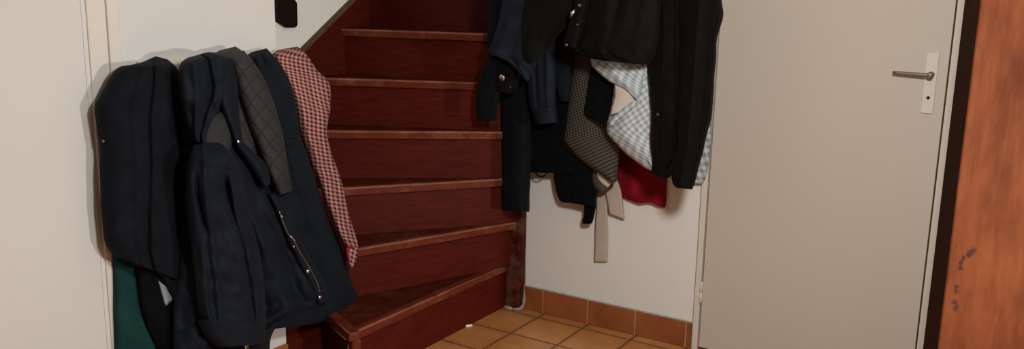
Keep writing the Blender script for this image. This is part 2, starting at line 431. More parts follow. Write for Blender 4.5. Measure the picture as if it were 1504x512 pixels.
# lumpy plaster round the foot of the newel and a chip of it on the tiles
pm = bmesh.new()
path = [Vector((-1.835, 2.835, .004)), Vector((-1.815, 2.822, .006)), Vector((-1.795, 2.812, .006)), Vector((-1.77, 2.803, .006)), Vector((-1.745, 2.802, .007)), Vector((-1.725, 2.804, .008)), Vector((-1.714, 2.818, .010)), Vector((-1.714, 2.836, .02)), Vector((-1.714, 2.846, .05)), Vector((-1.7145, 2.849, .105)), Vector((-1.715, 2.850, .16)), Vector((-1.7165, 2.850, .22)), Vector((-1.717, 2.850, .27))]
pp = []; rr = []
for i in range(len(path)-1):
    for j in range(5):
        u = j/5; pp.append(path[i].lerp(path[i+1], u) + Vector((0, 0, -.001))); w = noise.noise(Vector((i*.8+u*.8, 7, 2)))+.4*noise.noise(Vector((i*2.1+u*2.1, 3, 2)))
        rr.append(max(.0008, (.0062 if i < 5 else .0078 if i < 9 else .0050 if i < 10 else .0030)*(1+1.1*w)))
tube(pm, pp, rr, 7)
struct('trim_3', pm, M['plaster'], smooth=True)
ch = bmesh.new(); c0 = on_floor(683, 478)
pts = [(-.016, -.004), (-.008, -.009), (.010, -.006), (.017, .002), (.006, .007), (-.010, .006)]
prism(ch, [(c0.x+a*.75+.012-b*.3, c0.y+a*.9+b*.6) for a, b in pts], 0.0, .007)
tag(bevel(link('plaster_chip', ch, M['wall']), .0015), 'small white plaster chip lying on the tiles by the first step', 'plaster chip')

# chamfered dark block on the stairwell wall
hb = bmesh.new()
oct_ = [(2.31, 1.128), (2.356, 1.128), (2.367, 1.138), (2.367, 1.222), (2.355, 1.236), (2.27, 1.236), (2.255, 1.222), (2.255, 1.165), (2.268, 1.150)]
prism_dir(hb, [Vector((STX, y, z)) for y, z in oct_], Vector((.022, 0, 0)))
tag(bevel(link('wall_block', hb, M['dark']), .006, 3), 'small dark brown chamfered wooden block fixed to the white stairwell wall', 'wooden block')

# ------------------------------------------------------------------ cloth
def cr(p0, p1, p2, p3, t):
    return tuple(.5*((2*b)+(-a+c)*t+(2*a-5*b+4*c-d)*t*t+(-a+3*b-3*c+d)*t**3) for a, b, c, d in zip(p0, p1, p2, p3))
def drape(name, side, rows, depth, mat, parent, seed=0, fold=.012, ffreq=16, wr=.004, folds=(), nt=70, ns=44, top=True, full=.5, power=2.6, vs=1.6, ragged=1.0, hemwave=0.0):
    """A hung piece of cloth. rows: (xl, yl, xr, yr[, back, front]) from top to hem, read off the photograph and laid at
    its own distance in front of the wall; the cross-section swells from back to front and is broken up by folds."""
    wf = on_left if side == 'L' else on_back
    R = []
    for r_ in rows:
        r_ = tuple(r_)
        if len(r_) == 4: r_ = r_ + depth
        R.append(r_)
    n = len(R)
    # arc length per row for an even spread
    acc = [0.0]
    for i in range(1, n):
        a = ((R[i][0]+R[i][2])/2-(R[i-1][0]+R[i-1][2])/2, (R[i][1]+R[i][3])/2-(R[i-1][1]+R[i-1][3])/2)
        acc.append(acc[-1]+max(3.0, math.hypot(*a)))
    def row(u):
        L = u*acc[-1]; i = 0
        while i < n-2 and acc[i+1] < L: i += 1
        t = (L-acc[i])/(acc[i+1]-acc[i])
        return cr(R[max(i-1, 0)], R[i], R[i+1], R[min(i+2, n-1)], t)
    px_m = 2.35/F_PX if side == 'L' else 3.1/F_PX
    length = acc[-1]*px_m
    bm = bmesh.new(); uvl = bm.loops.layers.uv.new('cloth')
    front = []; back = []; UV = {}
    for j in range(nt+1):
        u = j/nt; xl, yl, xr, yr, db, df = row(u)
        if ragged:
            xl += 1.5*ragged*noise.noise(Vector((u*length*13, seed*2.1, 1.0))); xr += 1.5*ragged*noise.noise(Vector((u*length*13, seed*2.1, 8.0)))
            yl += .8*ragged*noise.noise(Vector((u*length*9, seed*2.1, 15.0))); yr += .8*ragged*noise.noise(Vector((u*length*9, seed*2.1, 21.0)))
        w = math.hypot(xr-xl, yr-yl)*px_m
        rim = min(1.0, (u*length)/.035+.02)
        rim = math.sqrt(1-(1-rim)**2) if top else 1.0
        fr_, bk_ = [], []
        for i in range(ns+1):
            s = i/ns; sm = s*w
            x = xl+(xr-xl)*s; y = yl+(yr-yl)*s
            prof = max(0.0, 1-abs(2*s-1)**power)**full
            edge = min(1.0, prof*1.6)
            f = noise.noise(Vector((sm*ffreq, u*length*vs, seed*7.31)))*fold
            f += noise.noise(Vector((sm*ffreq*2.3, u*length*vs*2.2, seed*3.7+9)))*fold*.45
            f += noise.noise(Vector((sm*22, u*length*26, seed*1.7+4)))*wr
            f *= (.35+.65*min(1, u*1.8))
            for (s0, s1, wd, am, *rng) in folds:
                u0, u1 = rng if rng else (0, 1)
                c = s0+(s1-s0)*u
                env = max(0.0, min(1.0, (u-u0)/.08+.0)*min(1.0, (u1-u)/.08+.001)) if rng else 1.0
                f += am*env*math.exp(-((s-c)/wd)**2)
            d = db+(df-db)*prof*rim + f*edge*rim
            d = max(d, db+.0015)
            p = wf(x, y + hemwave*math.sin(s*9+seed)*(u**6), d); v = bm.verts.new(p); fr_.append(v); UV[v] = (sm, u*length)
            if 0 < i < ns:
                p = wf(x, y + hemwave*math.sin(s*9+seed)*(u**6), db-.001-.002*prof); v = bm.verts.new(p); UV[v] = (sm, u*length)
            bk_.append(v)
        front.append(fr_); back.append(bk_)
    def face(vs):
        vs2 = []
        for v in vs:
            if v not in vs2: vs2.append(v)
        if len(vs2) >= 3:
            f = bm.faces.new(vs2); f.smooth = True
            for l in f.loops: l[uvl].uv = UV[l.vert]
    for j in range(nt):
        for i in range(ns):
            face((front[j][i], front[j][i+1], front[j+1][i+1], front[j+1][i]))
            face((back[j][i+1], back[j][i], back[j+1][i], back[j+1][i+1]))
    for i in range(ns):
        face((front[0][i+1], front[0][i], back[0][i], back[0][i+1]))
        face((front[nt][i], front[nt][i+1], back[nt][i+1], back[nt][i]))
    o = link(name, bm, mat, parent)
    return o
def hit(o, x, y):
    dg = bpy.context.evaluated_depsgraph_get()
    bm = bmesh.new(); bm.from_mesh(o.data); bv = BVHTree.FromBMesh(bm); bm.free()
    r = ray(x, y).normalized(); p, nn, i, d = bv.ray_cast(CAM, r)
    if p is None:
        p, nn, i, d = bv.find_nearest(CAM+r*2.6)
    if nn.dot(r) > 0: nn = -nn
    return p, nn
def stud(name, o, x, y, r, mat, parent, h=.35):
    p, nn = hit(o, x, y); bm = bmesh.new()
    lathe(bm, p-nn*.002, nn, [(0, r*.95), (r*h*.6+.002, r), (r*h+.002, r*.75), (r*h*1.25+.002, r*.25)], 16)
    return link(name, bm, mat, o, True)
def cord(name, o, pts, rad, mat, parent, flat=.5, lift=.001, sub=5):
    P = []
    for i in range(len(pts)-1):
        for j in range(sub):
            t = j/sub; P.append((pts[i][0]+(pts[i+1][0]-pts[i][0])*t, pts[i][1]+(pts[i+1][1]-pts[i][1])*t))
    P.append(pts[-1])
    Q = []; 
    for x, y in P:
        p, nn = hit(o, x, y); Q.append(p+nn*lift)
    bm = bmesh.new(); tube(bm, Q, rad, 8); return link(name, bm, mat, o, True)
def patch(name, o, quad, thick, mat, parent, n=8):
    """a flap or patch sewn onto another piece: quad = four picture corners, laid on the cloth below"""
    bm = bmesh.new(); uvl = bm.loops.layers.uv.new('cloth'); G = []; Bk = []
    for j in range(n+1):
        a, b = [], []
        for i in range(n+1):
            s, t = i/n, j/n
            x = (quad[0][0]*(1-s)+quad[1][0]*s)*(1-t)+(quad[3][0]*(1-s)+quad[2][0]*s)*t
            y = (quad[0][1]*(1-s)+quad[1][1]*s)*(1-t)+(quad[3][1]*(1-s)+quad[2][1]*s)*t
            p, nn = hit(o, x, y)
            a.append(bm.verts.new(p+nn*thick)); b.append(bm.verts.new(p-nn*.002))
        G.append(a); Bk.append(b)
    def fc(vs, uvs):
        f = bm.faces.new(vs); f.smooth = True
        for l, q_ in zip(f.loops, uvs): l[uvl].uv = q_
    for j in range(n):
        for i in range(n):
            q_ = [(i/n*.08, j/n*.08), ((i+1)/n*.08, j/n*.08), ((i+1)/n*.08, (j+1)/n*.08), (i/n*.08, (j+1)/n*.08)]
            fc((G[j][i], G[j][i+1], G[j+1][i+1], G[j+1][i]), q_); fc((Bk[j][i+1], Bk[j][i], Bk[j+1][i], Bk[j+1][i+1]), q_)
    for i in range(n):
        z4 = [(0, 0)]*4
        fc((G[0][i+1], G[0][i], Bk[0][i], Bk[0][i+1]), z4); fc((G[n][i], G[n][i+1], Bk[n][i+1], Bk[n][i]), z4)
        fc((G[i][0], G[i+1][0], Bk[i+1][0], Bk[i][0]), z4); fc((G[i+1][n], G[i][n], Bk[i][n], Bk[i+1][n]), z4)
    return link(name, bm, mat, parent)

K = {}
K['navy'] = mat_cloth('navy_wool', C(.0068, .0080, .0112), .95)
K['navy2'] = mat_cloth('navy_nylon', C(.0042, .0074, .0128), .72, .1, .6, .3, .35)
K['navy3'] = mat_cloth('ink_wool', C(.0068, .0098, .0140), .95)
K['blackblue'] = mat_cloth('black_blue', C(.0040, .0052, .0070), .9)
K['black'] = mat_cloth('black_cloth', C(.0028, .0033, .0041), .92)
K['green'] = mat_cloth('bottle_green', C(.0085, .037, .036), .95, .1, .2)
K['greylin'] = mat_cloth('grey_lining', C(.030, .030, .030), .8)
K['denim'] = mat_cloth('slate_navy', C(.0125, .0165, .025), .9)
K['denim2'] = mat_cloth('slate_navy_dark', C(.011, .0145, .021), .9)
K['olive'] = mat_cloth('dark_olive', C(.0048, .0048, .0038), .9)
K['wax'] = mat_cloth('waxed_brown', C(.0030, .0025, .0019), .75, .05, .6, .3, .2)
K['brown'] = mat_cloth('brown_black', C(.0042, .0032, .0026), .85, .05, .5)
K['red'] = mat_cloth('crimson', C(.20, .006, .014), .9)
K['redlin'] = mat_cloth('crimson_lining', C(.30, .02, .035), .7)
K['beige'] = mat_cloth('beige_gabardine', C(.50, .43, .35), .9, .1, .25, .1)
K['cream'] = mat_cloth('cream_cotton', C(.62, .56, .48), .9, .1, .25, .08)
K['pale'] = mat_cloth('pale_label', C(.27, .29, .32), .7, .1, .2, .1)
K['capgrey'] = mat_cloth('taupe_cloth', C(.075, .062, .050), .9)
K['gingham'] = mat_gingham('blue_gingham', C(.66, .69, .70), C(.47, .53, .56), C(.30, .37, .41), .0205, .70)
K['gingham_s'] = mat_gingham('blue_gingham_straight', C(.55, .57, .57), C(.35, .39, .41), C(.20, .25, .28), .026, .05)
K['houndred'] = mat_shepherd('red_check', C(.50, .235, .205), C(.040, .011, .016), .0118, -.22)
K['tweed'] = mat_shepherd('brown_check', C(.125, .108, .085), C(.012, .0105, .009), .0100, .35)
def mat_quilt():
    s = N('grey_quilting'); h = cloth_common(s, .7, spec=.3)
    o = s.sep(s.uv())
    a = s.math('ADD', s.math('MULTIPLY', o[0], .62), s.math('MULTIPLY', o[1], .785)); b = s.math('SUBTRACT', s.math('MULTIPLY', o[0], .92), s.math('MULTIPLY', o[1], .39))
    def seam(c, per):
        f = s.math('FRACT', s.math('DIVIDE', c, per)); return s.math('SUBTRACT', .5, s.math('ABSOLUTE', s.math('SUBTRACT', f, .5)))
    e = s.math('MINIMUM', seam(a, .034), seam(b, .034))
    puff = s.math('POWER', s.ramp(e, 0, .32), .5)
    f = s.noise(s.uv(), 14, 5)
    s.base(s.mix(s.ramp(e, 0.01, .045), C(.013, .0125, .012), s.mix(f, C(.028, .0275, .027), C(.038, .0375, .037))))
    s.bump(s.math('ADD', puff, s.math('MULTIPLY', h, .3)), .7, .004); return s.m
K['quilt'] = mat_quilt()

# ---- pegs on both walls (mostly behind the coats)
rail = thing('peg_rail', 'white painted peg rail almost hidden behind the coats on the left wall', 'coat rack', (WX, 1.6, 1.06))
bevel(link('board', boxb((WX, 1.38, 1.0), (WX+.016, 1.865, 1.06)), M['trim'], rail), .003)
for yy in (1.415, 1.53, 1.64, 1.75, 1.84):
    pg = bmesh.new(); tube(pg, [(WX+.014, yy, 1.03), (WX+.03, yy, 1.033), (WX+.045, yy, 1.045), (WX+.05, yy, 1.062)], [.007, .006, .0065, .008], 10)
    link('peg', pg, M['trim'], rail, True)
rail2 = thing('peg_rail', 'wooden peg rail above the coats on the back wall', 'coat rack', (-1.35, WY, 1.56))
bevel(link('board', boxb((-1.70, WY-.018, 1.52), (-1.02, WY, 1.60)), M['dark'], rail2), .003)
for xx in (-1.66, -1.54, -1.42, -1.30, -1.18, -1.06):
    pg = bmesh.new(); tube(pg, [(xx, WY-.014, 1.56), (xx, WY-.06, 1.562), (xx, WY-.10, 1.58)], [.008, .008, .011], 10)
    link('peg', pg, M['dark'], rail2, True)

# =========================================================== coats on the left wall
# bottle green garment, low down behind the nearest coat
g = thing('hanging_garment', 'bottle green garment hanging lowest at the left end of the left coats', 'garment', on_left(195, 340, .01))
drape('body', 'L', [(185, 120, 235, 120), (170, 220, 240, 220), (166, 300, 240, 300), (165, 345, 240, 345), (166, 400, 243, 400), (167, 460, 248, 460), (168, 560, 262, 560), (168, 650, 270, 650)], (.004, .042), K['green'], g, 3, .008, 10, .001)
# black garment between green one and the nearest coat
g = thing('dark_jacket', 'black garment showing below the hem of the nearest navy coat, pale label out', 'jacket', on_left(235, 330, .03))
gb = drape('body', 'L', [(225, 105, 262, 105), (212, 200, 272, 200), (205, 300, 280, 300), (202, 350, 292, 350), (201, 395, 292, 395), (205, 440, 294, 440), (214, 475, 296, 475), (232, 515, 300, 515), (250, 570, 305, 570)], (.046, .082), K['black'], g, 4, .012, 18, .003)
lb = patch('label_tag', gb, [(232, 412), (243, 421), (254, 437), (242, 448)], .006, K['pale'], g); lb['label'] = 'pale grey cloth label'
# nearest navy coat
g = thing('overcoat', 'plain dark navy coat hanging nearest at the left end of the left wall', 'coat', on_left(215, 85, .02))
A = drape('body', 'L', [(207, 92, 229, 82.5, .02, .04), (194, 95, 244, 86, .02, .06), (178, 97, 254, 93), (166, 107, 262, 103), (158, 120, 266, 125), (148, 140, 269, 150), (139, 158, 271, 180), (142, 185, 273, 215), (147, 220, 275, 250), (147, 262, 276, 295), (149, 310, 277, 335), (152, 345, 277, 362), (155, 358, 278, 385), (163, 371, 280, 407), (170, 376, 281, 418)], (.026, .120), K['navy'], g, 1, .006, 12, .002,
          folds=[(.62, .50, .035, -.018), (.45, .42, .05, .008), (.80, .80, .05, .008)], full=.55, power=3, ns=60)
A2 = drape('front_panel', 'L', [(205, 300, 279, 300, .03, .05), (200, 340, 280, 340, .03, .105), (192, 384, 281, 384), (206, 391, 281, 400), (222, 396, 281, 420), (232, 404, 281, 436), (244, 424, 280, 452), (254, 440, 279, 468)], (.050, .112), K['navy'], g, 2, .009, 15, .002, full=.5)
stud('button', A, 152, 207, .004, M['pewter'], g)
# red checked coat at the far end
g = thing('checked_coat', 'pink and dark red checked coat hanging at the stair end', 'coat', on_left(425, 72, .02))
drape('body', 'L', [(408, 73, 438, 68, .012, .03), (400, 82, 452, 82), (405, 100, 466, 103), (413, 115, 484, 122), (425, 140, 485, 150), (432, 165, 484, 168), (440, 195, 480, 195), (450, 220, 486, 222), (458, 245, 494, 243), (467, 265, 502, 266, .03, .09), (478, 300, 508, 298, .05, .11), (487, 325, 516, 327, .06, .12), (498, 350, 524, 350, .075, .13), (506, 361, 527, 364, .08, .13)], (.012, .072), K['houndred'], g, 5, .008, 18, .002,
      folds=[(.15, .55, .10, .008), (.55, .85, .09, -.012)], ns=50)
rl = drape('lining', 'L', [(500, 340, 520, 345), (505, 358, 523, 362), (507, 372, 522, 377), (510, 384, 520, 389)], (.085, .115), K['redlin'], g, 6, .004, 18, .001, nt=24, ns=16)
rl['label'] = 'crimson lining showing at the hem'
drape('hem_facing', 'L', [(511, 358, 527, 363), (511, 370, 525.5, 374), (511, 383, 522, 386), (512, 391, 518, 393)], (.10, .122), K['houndred'], g, 7, .002, 18, .001, nt=16, ns=10)
# long ink navy coat
g = thing('long_coat', 'long ink navy coat flaring over the bottom step beside the checked coat', 'coat', on_left(385, 72, .03))
D = drape('body', 'L', [(370, 76, 392, 71, .03, .05), (362, 84, 404, 84), (362, 100, 422, 108), (368, 130, 433, 140), (372, 165, 437, 180), (372, 192, 441, 200), (370, 225, 452, 228), (372, 260, 462, 262), (375, 300, 477, 302), (378, 345, 494, 345), (382, 385, 508, 385), (386, 420, 519, 418), (390, 446, 527, 438), (392, 474, 492, 466), (393, 484, 470, 474)], (.040, .118), K['navy3'], g, 8, .010, 13, .002,
          folds=[(.55, .72, .05, -.012), (.35, .35, .06, .010), (.75, .90, .04, .008)], ns=56)
drape('sleeve', 'L', [(372, 90, 400, 84, .10, .12), (377, 110, 418, 112), (386, 140, 432, 142), (394, 165, 437, 172), (401, 186, 440, 192), (408, 202, 437, 202)], (.080, .122), K['navy3'], g, 10, .006, 18, .003, nt=40, ns=30)
drape('pocket_flap', 'L', [(403, 196, 440, 200), (404, 204, 441, 210), (410, 211, 438, 216)], (.085, .118), K['navy3'], g, 11, .004, 18, .001, nt=14, ns=18)
stud('button', D, 437, 195, .004, M['pewter'], g)
# grey quilted jacket
g = thing('quilted_jacket', 'grey diamond quilted jacket with its sleeve hanging between the navy coats', 'jacket', on_left(340, 70, .05))
drape('body', 'L', [(322, 74, 346, 68, .06, .08), (314, 82, 358, 76), (312, 100, 368, 88), (316, 130, 376, 110), (322, 160, 384, 140), (328, 190, 388, 180), (330, 230, 390, 225)], (.070, .130), K['quilt'], g, 12, .005, 14, .002, nt=50)
drape('sleeve', 'L', [(336, 80, 358, 74, .09, .12), (338, 96, 374, 92), (344, 120, 389, 116), (353, 150, 401, 145), (362, 180, 411, 176), (374, 210, 417, 206), (385, 238, 421, 236), (395, 262, 425, 260), (402, 278, 427, 273), (406, 285, 428, 279)], (.110, .176), K['quilt'], g, 13, .005, 14, .002)
drape('cuff', 'L', [(396, 264, 425.5, 262), (401, 275, 427.5, 271), (405.5, 287, 428.5, 281)], (.112, .178), K['greylin'], g, 14, .002, 14, .001, nt=14, ns=20, top=False)
# navy parka in front
g = thing('parka', 'navy hooded parka with open zip front hanging foremost in the middle of the left wall', 'coat', on_left(300, 75, .06))
B0 = drape('body', 'L', [(268, 92, 300, 77, .08, .10), (263, 105, 325, 88), (262, 130, 335, 120), (266, 165, 340, 160), (268, 195, 350, 195), (270, 225, 362, 225), (272, 260, 380, 258), (270, 300, 402, 296), (266, 345, 425, 335), (262, 390, 446, 372), (258, 420, 462, 402), (255, 450, 474, 425), (254, 480, 482, 442), (254, 520, 405, 482), (255, 560, 398, 540)], (.100, .165), K['navy2'], g, 15, .026, 11, .011, vs=5,
           folds=[(.50, .60, .045, -.035, .35, 1), (.30, .30, .05, .016), (.66, .74, .05, .026, .35, 1), (.80, .84, .035, -.018, .45, 1), (.92, .92, .04, .010, .4, 1)], ns=64, nt=90)
B1 = drape('hood', 'L', [(276, 84, 306, 76, .14, .16), (266, 92, 330, 80), (262, 110, 338, 96), (264, 140, 338, 130), (268, 165, 316, 172), (273, 188, 304, 200), (282, 206, 300, 210)], (.140, .192), K['navy2'], g, 16, .020, 18, .009, vs=6,
           folds=[(.30, .45, .08, .016), (.55, .72, .06, -.024), (.85, .9, .06, .012)], nt=50)
B1b = drape('hood_edge', 'L', [(316, 84, 340, 84, .15, .17), (316, 110, 348, 110), (320, 140, 350, 142), (327, 165, 352, 172), (336, 190, 355, 196), (343, 206, 357, 208), (352, 224, 370, 220), (370, 250, 392, 244), (386, 275, 398, 270)], (.150, .190), K['navy2'], g, 17, .008, 22, .003, nt=50, ns=24)
B2 = drape('lining', 'L', [(314, 168, 330, 162), (305, 180, 338, 176), (300, 200, 342, 200), (298, 222, 336, 225), (300, 238, 322, 242)], (.155, .180), K['greylin'], g, 18, .006, 20, .002, nt=30, ns=24)
B2['label'] = 'grey inside lining'
B3 = drape('sleeve', 'L', [(284, 210, 318, 200, .15, .17), (278, 228, 340, 226), (274, 250, 352, 252), (272, 280, 362, 290), (274, 320, 372, 330), (280, 360, 382, 372), (285, 400, 388, 410), (289, 440, 390, 445), (296, 470, 391, 476), (306, 496, 389, 498), (316, 507, 386, 503)], (.165, .250), K['navy2'], g, 19, .026, 10, .014, vs=6,
           folds=[(.35, .30, .06, .014), (.66, .82, .05, -.026, .15, .95), (.9, .5, .06, .016, .05, .6), (.12, .45, .05, -.018, .15, .5), (.2, .12, .05, .012, .5, 1)], ns=56, nt=80)
B4 = drape('cuff', 'L', [(289, 468, 391, 474), (296, 485, 391, 488), (305, 499, 390, 500), (318, 510, 386, 505)], (.166, .254), K['navy2'], g, 20, .004, 13, .001, nt=18, ns=30, top=False)
B5 = drape('sleeve_lining', 'L', [(318, 500, 386, 497), (325, 515, 384, 512), (330, 540, 382, 535)], (.170, .225), K['black'], g, 21, .004, 13, .001, nt=14, ns=24, top=False)
B6 = drape('front_edge', 'L', [(394, 286, 405, 280), (402, 305, 418, 302), (412, 330, 430, 330), (424, 358, 446, 360), (438, 386, 462, 388), (450, 410, 474, 412), (460, 432, 481, 430), (466, 446, 482, 441)], (.135, .162), K['navy2'], g, 22, .004, 15, .002, nt=50, ns=18)
stud('snap', B1b, 350, 208, .0042, M['chrome'], g)
for x, y, r in ((413, 318, .004), (431, 362, .004), (452, 398, .0062), (470, 436, .0062)): stud('snap', B6, x, y, r, M['chrome'], g)
stud('snap', B5, 362, 509, .009, M['pewter'], g)
zp = cord('zipper', B6, [(410, 310), (415, 325), (424, 345), (431, 352), (440, 370), (450, 385), (461, 405), (466, 415), (470, 430)], .0022, M['pewter'], g, lift=.0005)
cord('zip_pull', B6, [(426, 346), (433, 354)], .0028, M['chrome'], g, lift=.002)

# =========================================================== coats on the back wall
# crimson garment
g = thing('hanging_garment', 'crimson red garment hanging low under the gingham shirt hem', 'garment', on_back(945, 100, .01))
drape('body', 'R', [(912, -115, 978, -115), (905, 60, 985, 60), (900, 150, 985, 150), (905, 225, 982, 232), (905, 262, 980, 262), (905, 278, 979, 285), (908, 288, 978, 297), (925, 294, 977, 303)], (.004, .040), K['red'], g, 31, .007, 18, .002, hemwave=2, folds=[(.35, .3, .08, .006)])
# beige belt
g = thing('trench_coat', 'beige coat behind the tweed with two belt ends hanging down the wall', 'coat', on_back(885, 110, .01))
drape('body', 'R', [(868, -110, 905, -110), (868, 100, 905, 100), (870, 200, 905, 200), (876, 250, 906, 250), (878, 276, 905, 276)], (.004, .026), K['beige'], g, 32, .004, 18, .001, nt=30, ns=20)
drape('belt', 'R', [(877, 268, 899, 266), (876, 285, 895, 284), (875, 310, 893, 310), (874, 340, 893, 340), (873.5, 365, 893, 365), (872.5, 384, 892.5, 384)], (.010, .019), K['beige'], g, 33, .002, 18, .0006, nt=30, ns=14, power=6, full=.3)
drape('belt', 'R', [(882, 258, 906, 262), (887, 280, 912, 282), (891, 300, 916, 304), (894, 313, 918, 321.5)], (.020, .036), K['beige'], g, 34, .003, 18, .001, nt=24, ns=14, power=6, full=.3)
# black coat
g = thing('black_coat', 'long black coat hanging over the newel post with one sleeve lower', 'coat', on_back(790, 0, .07))
drape('body', 'R', [(750, -120, 880, -120), (748, 0, 882, 0), (745, 90, 885, 90), (744, 170, 885, 170), (746, 215, 880, 215), (752, 240, 874, 240), (765, 252, 866, 256)], (.075, .105), K['black'], g, 35, .010, 14, .003, ns=50)
drape('tail', 'R', [(795, 120, 880, 120), (805, 200, 882, 200), (811, 240, 880, 240), (813, 262, 878, 262), (816, 282, 877, 282), (823, 296, 876, 292), (838, 298, 875, 298), (856, 301, 874, 303)], (.060, .100), K['black'], g, 36, .008, 16, .002, ns=40, folds=[(.3, .35, .05, -.01)])
drape('sleeve', 'R', [(738, 60, 770, 60), (735, 110, 772, 110), (735, 160, 778, 160), (736, 215, 781, 215), (737, 250, 780, 250), (737, 280, 779, 280), (737, 302, 778, 302), (739, 308, 777, 311)], (.080, .150), K['blackblue'], g, 37, .007, 16, .003, ns=30)
drape('strap_end', 'R', [(862, 270, 879, 270), (858, 295, 876, 295), (857, 315, 873, 314), (855, 323, 871, 323), (856, 329, 869, 328)], (.050, .070), K['black'], g, 38, .003, 16, .001, nt=24, ns=14)
hl = bmesh.new(); tube(hl, [on_back(795+8*math.cos(a*math.pi/8), 252+7*math.sin(a*math.pi/8), .085) for a in range(9)], .003, 8); link('hanger_loop', hl, K['black'], g, True)
# denim-navy lone cuff low at the left and the studded black sleeve
g = thing('studded_jacket', 'black jacket sleeve with one big silver snap hanging at the stair edge', 'jacket', on_back(740, 0, .10))
drape('sleeve', 'R', [(720, -110, 765, -110), (717, -20, 768, -20), (716, 50, 772, 50), (720, 90, 770, 90), (723, 115, 764, 118), (727, 132, 758, 136)], (.185, .225), K['black'], g, 40, .006, 16, .003, ns=30)
S2 = drape('cuff', 'R', [(720, 92, 768, 96), (721, 108, 765, 112), (724, 122, 756, 125), (727, 134, 753, 138)], (.187, .229), K['brown'], g, 41, .003, 16, .001, nt=18, ns=24, top=False)
stud('snap', S2, 737.5, 114, .0125, M['chrome'], g)
stud('snap', S2, 750, 128, .004, M['pewter'], g)
g2 = drape('under_sleeve', 'R', [(737, -60, 765, -60), (730, 20, 758, 20), (718, 75, 746, 75), (706, 110, 738, 110), (700, 140, 734, 140), (699, 160, 731, 160), (700, 172, 729, 172), (702, 178, 728, 177)], (.200, .222), K['blackblue'], g, 42, .006, 16, .002, nt=40, ns=24); g2['label'] = 'blue-black sleeve end hanging furthest left'
# slate navy overshirt
g = thing('overshirt', 'slate navy overshirt with a hanging cuffed sleeve, leftmost on the back wall', 'shirt', on_back(780, 0, .12))
drape('body', 'R', [(748, -110, 800, -110), (742, -30, 800, -30), (737, 5, 800, 5), (729, 40, 800, 40), (722, 62, 795, 62), (716, 78, 790, 88), (730, 84, 786, 100), (746, 92, 781, 110), (760, 106, 777, 117), (768, 115, 775, 120)], (.232, .268), K['denim'], g, 43, .009, 18, .003, folds=[(.55, .45, .06, -.010)])
drape('sleeve', 'R', [(765, 30, 815, 20), (768, 60, 816, 60), (770, 90, 817, 90), (772, 120, 816, 120), (777, 150, 816, 150), (782, 168, 817, 166), (787, 180, 818, 177)], (.135, .185), K['denim'], g, 44, .007, 20, .002, folds=[(.35, .3, .05, -.012), (.7, .7, .05, .008)], ns=30)
drape('cuff', 'R', [(780.5, 160, 817, 157), (784, 172, 818, 168), (788, 183, 819, 179)], (.137, .189), K['denim'], g, 45, .002, 20, .0006, nt=14, ns=24, top=False)
drape('tail', 'R', [(806, 20, 842, 20), (808, 80, 842, 80), (814, 120, 840, 120), (820, 140, 838, 142), (822, 148, 837, 149)], (.112, .138), K['denim2'], g, 46, .005, 20, .002, nt=40, ns=24)
# dark olive fleece draped over it
g = thing('fleece', 'dark olive black top with a rounded sleeve over the slate overshirt', 'jacket', on_back(800, -20, .18))
drape('body', 'R', [(775, -120, 870, -120), (772, -40, 868, -40), (770, 0, 862, 0), (766, 25, 845, 25), (763, 50, 822, 50), (764, 70, 806, 70), (768, 84, 795, 84), (775, 91, 788, 91)], (.245, .300), K['olive'], g, 47, .008, 14, .003)
# tweed jacket
g = thing('tweed_jacket', 'brown and beige small check tweed jacket hanging left of the gingham shirt', 'jacket', on_back(865, 20, .09))
TW = drape('body', 'R', [(858, -115, 898, -115), (850, 20, 905, 20), (844, 60, 906, 60), (842, 90, 906, 90), (838, 125, 907, 125), (833, 160, 908, 160), (830, 190, 910, 190), (828, 206, 911, 206), (838, 220, 910, 220), (850, 233, 909, 236), (868, 247, 907, 249), (884, 258, 906, 261), (896, 266, 905, 268)], (.102, .140), K['tweed'], g, 48, .006, 16, .002, ns=50)
q = drape('lining', 'R', [(862, 238, 905, 240), (862, 252, 905, 254), (865, 266, 902, 268), (872, 276, 896, 278), (880, 281, 890, 282)], (.060, .095), K['capgrey'], g, 49, .004, 16, .001, nt=24, ns=24)
q['label'] = 'taupe lining under the hem'
q = drape('hem_binding', 'R', [(876, 254, 883, 251), (878, 262, 886, 258), (884, 270, 892, 264), (892, 275, 900, 268)], (.094, .100), K['cream'], g, 50, .001, 16, .0004, nt=16, ns=8); q['label'] = 'cream hem binding'
# black rounded piece between tweed and gingham
g = thing('black_rounded_piece', 'black piece with a rounded end between the tweed and the gingham shirt', 'fabric', on_back(880, 40, .14))
drape('sleeve', 'R', [(872, -115, 912, -115), (868, 40, 915, 40), (868, 90, 915, 90), (866, 110, 912, 110), (862, 135, 908, 135), (858, 160, 905, 160), (860, 170, 902, 176), (872, 176, 899, 188), (886, 183, 897, 194)], (.145, .180), K['black'], g, 51, .006, 16, .002, nt=50, ns=30)
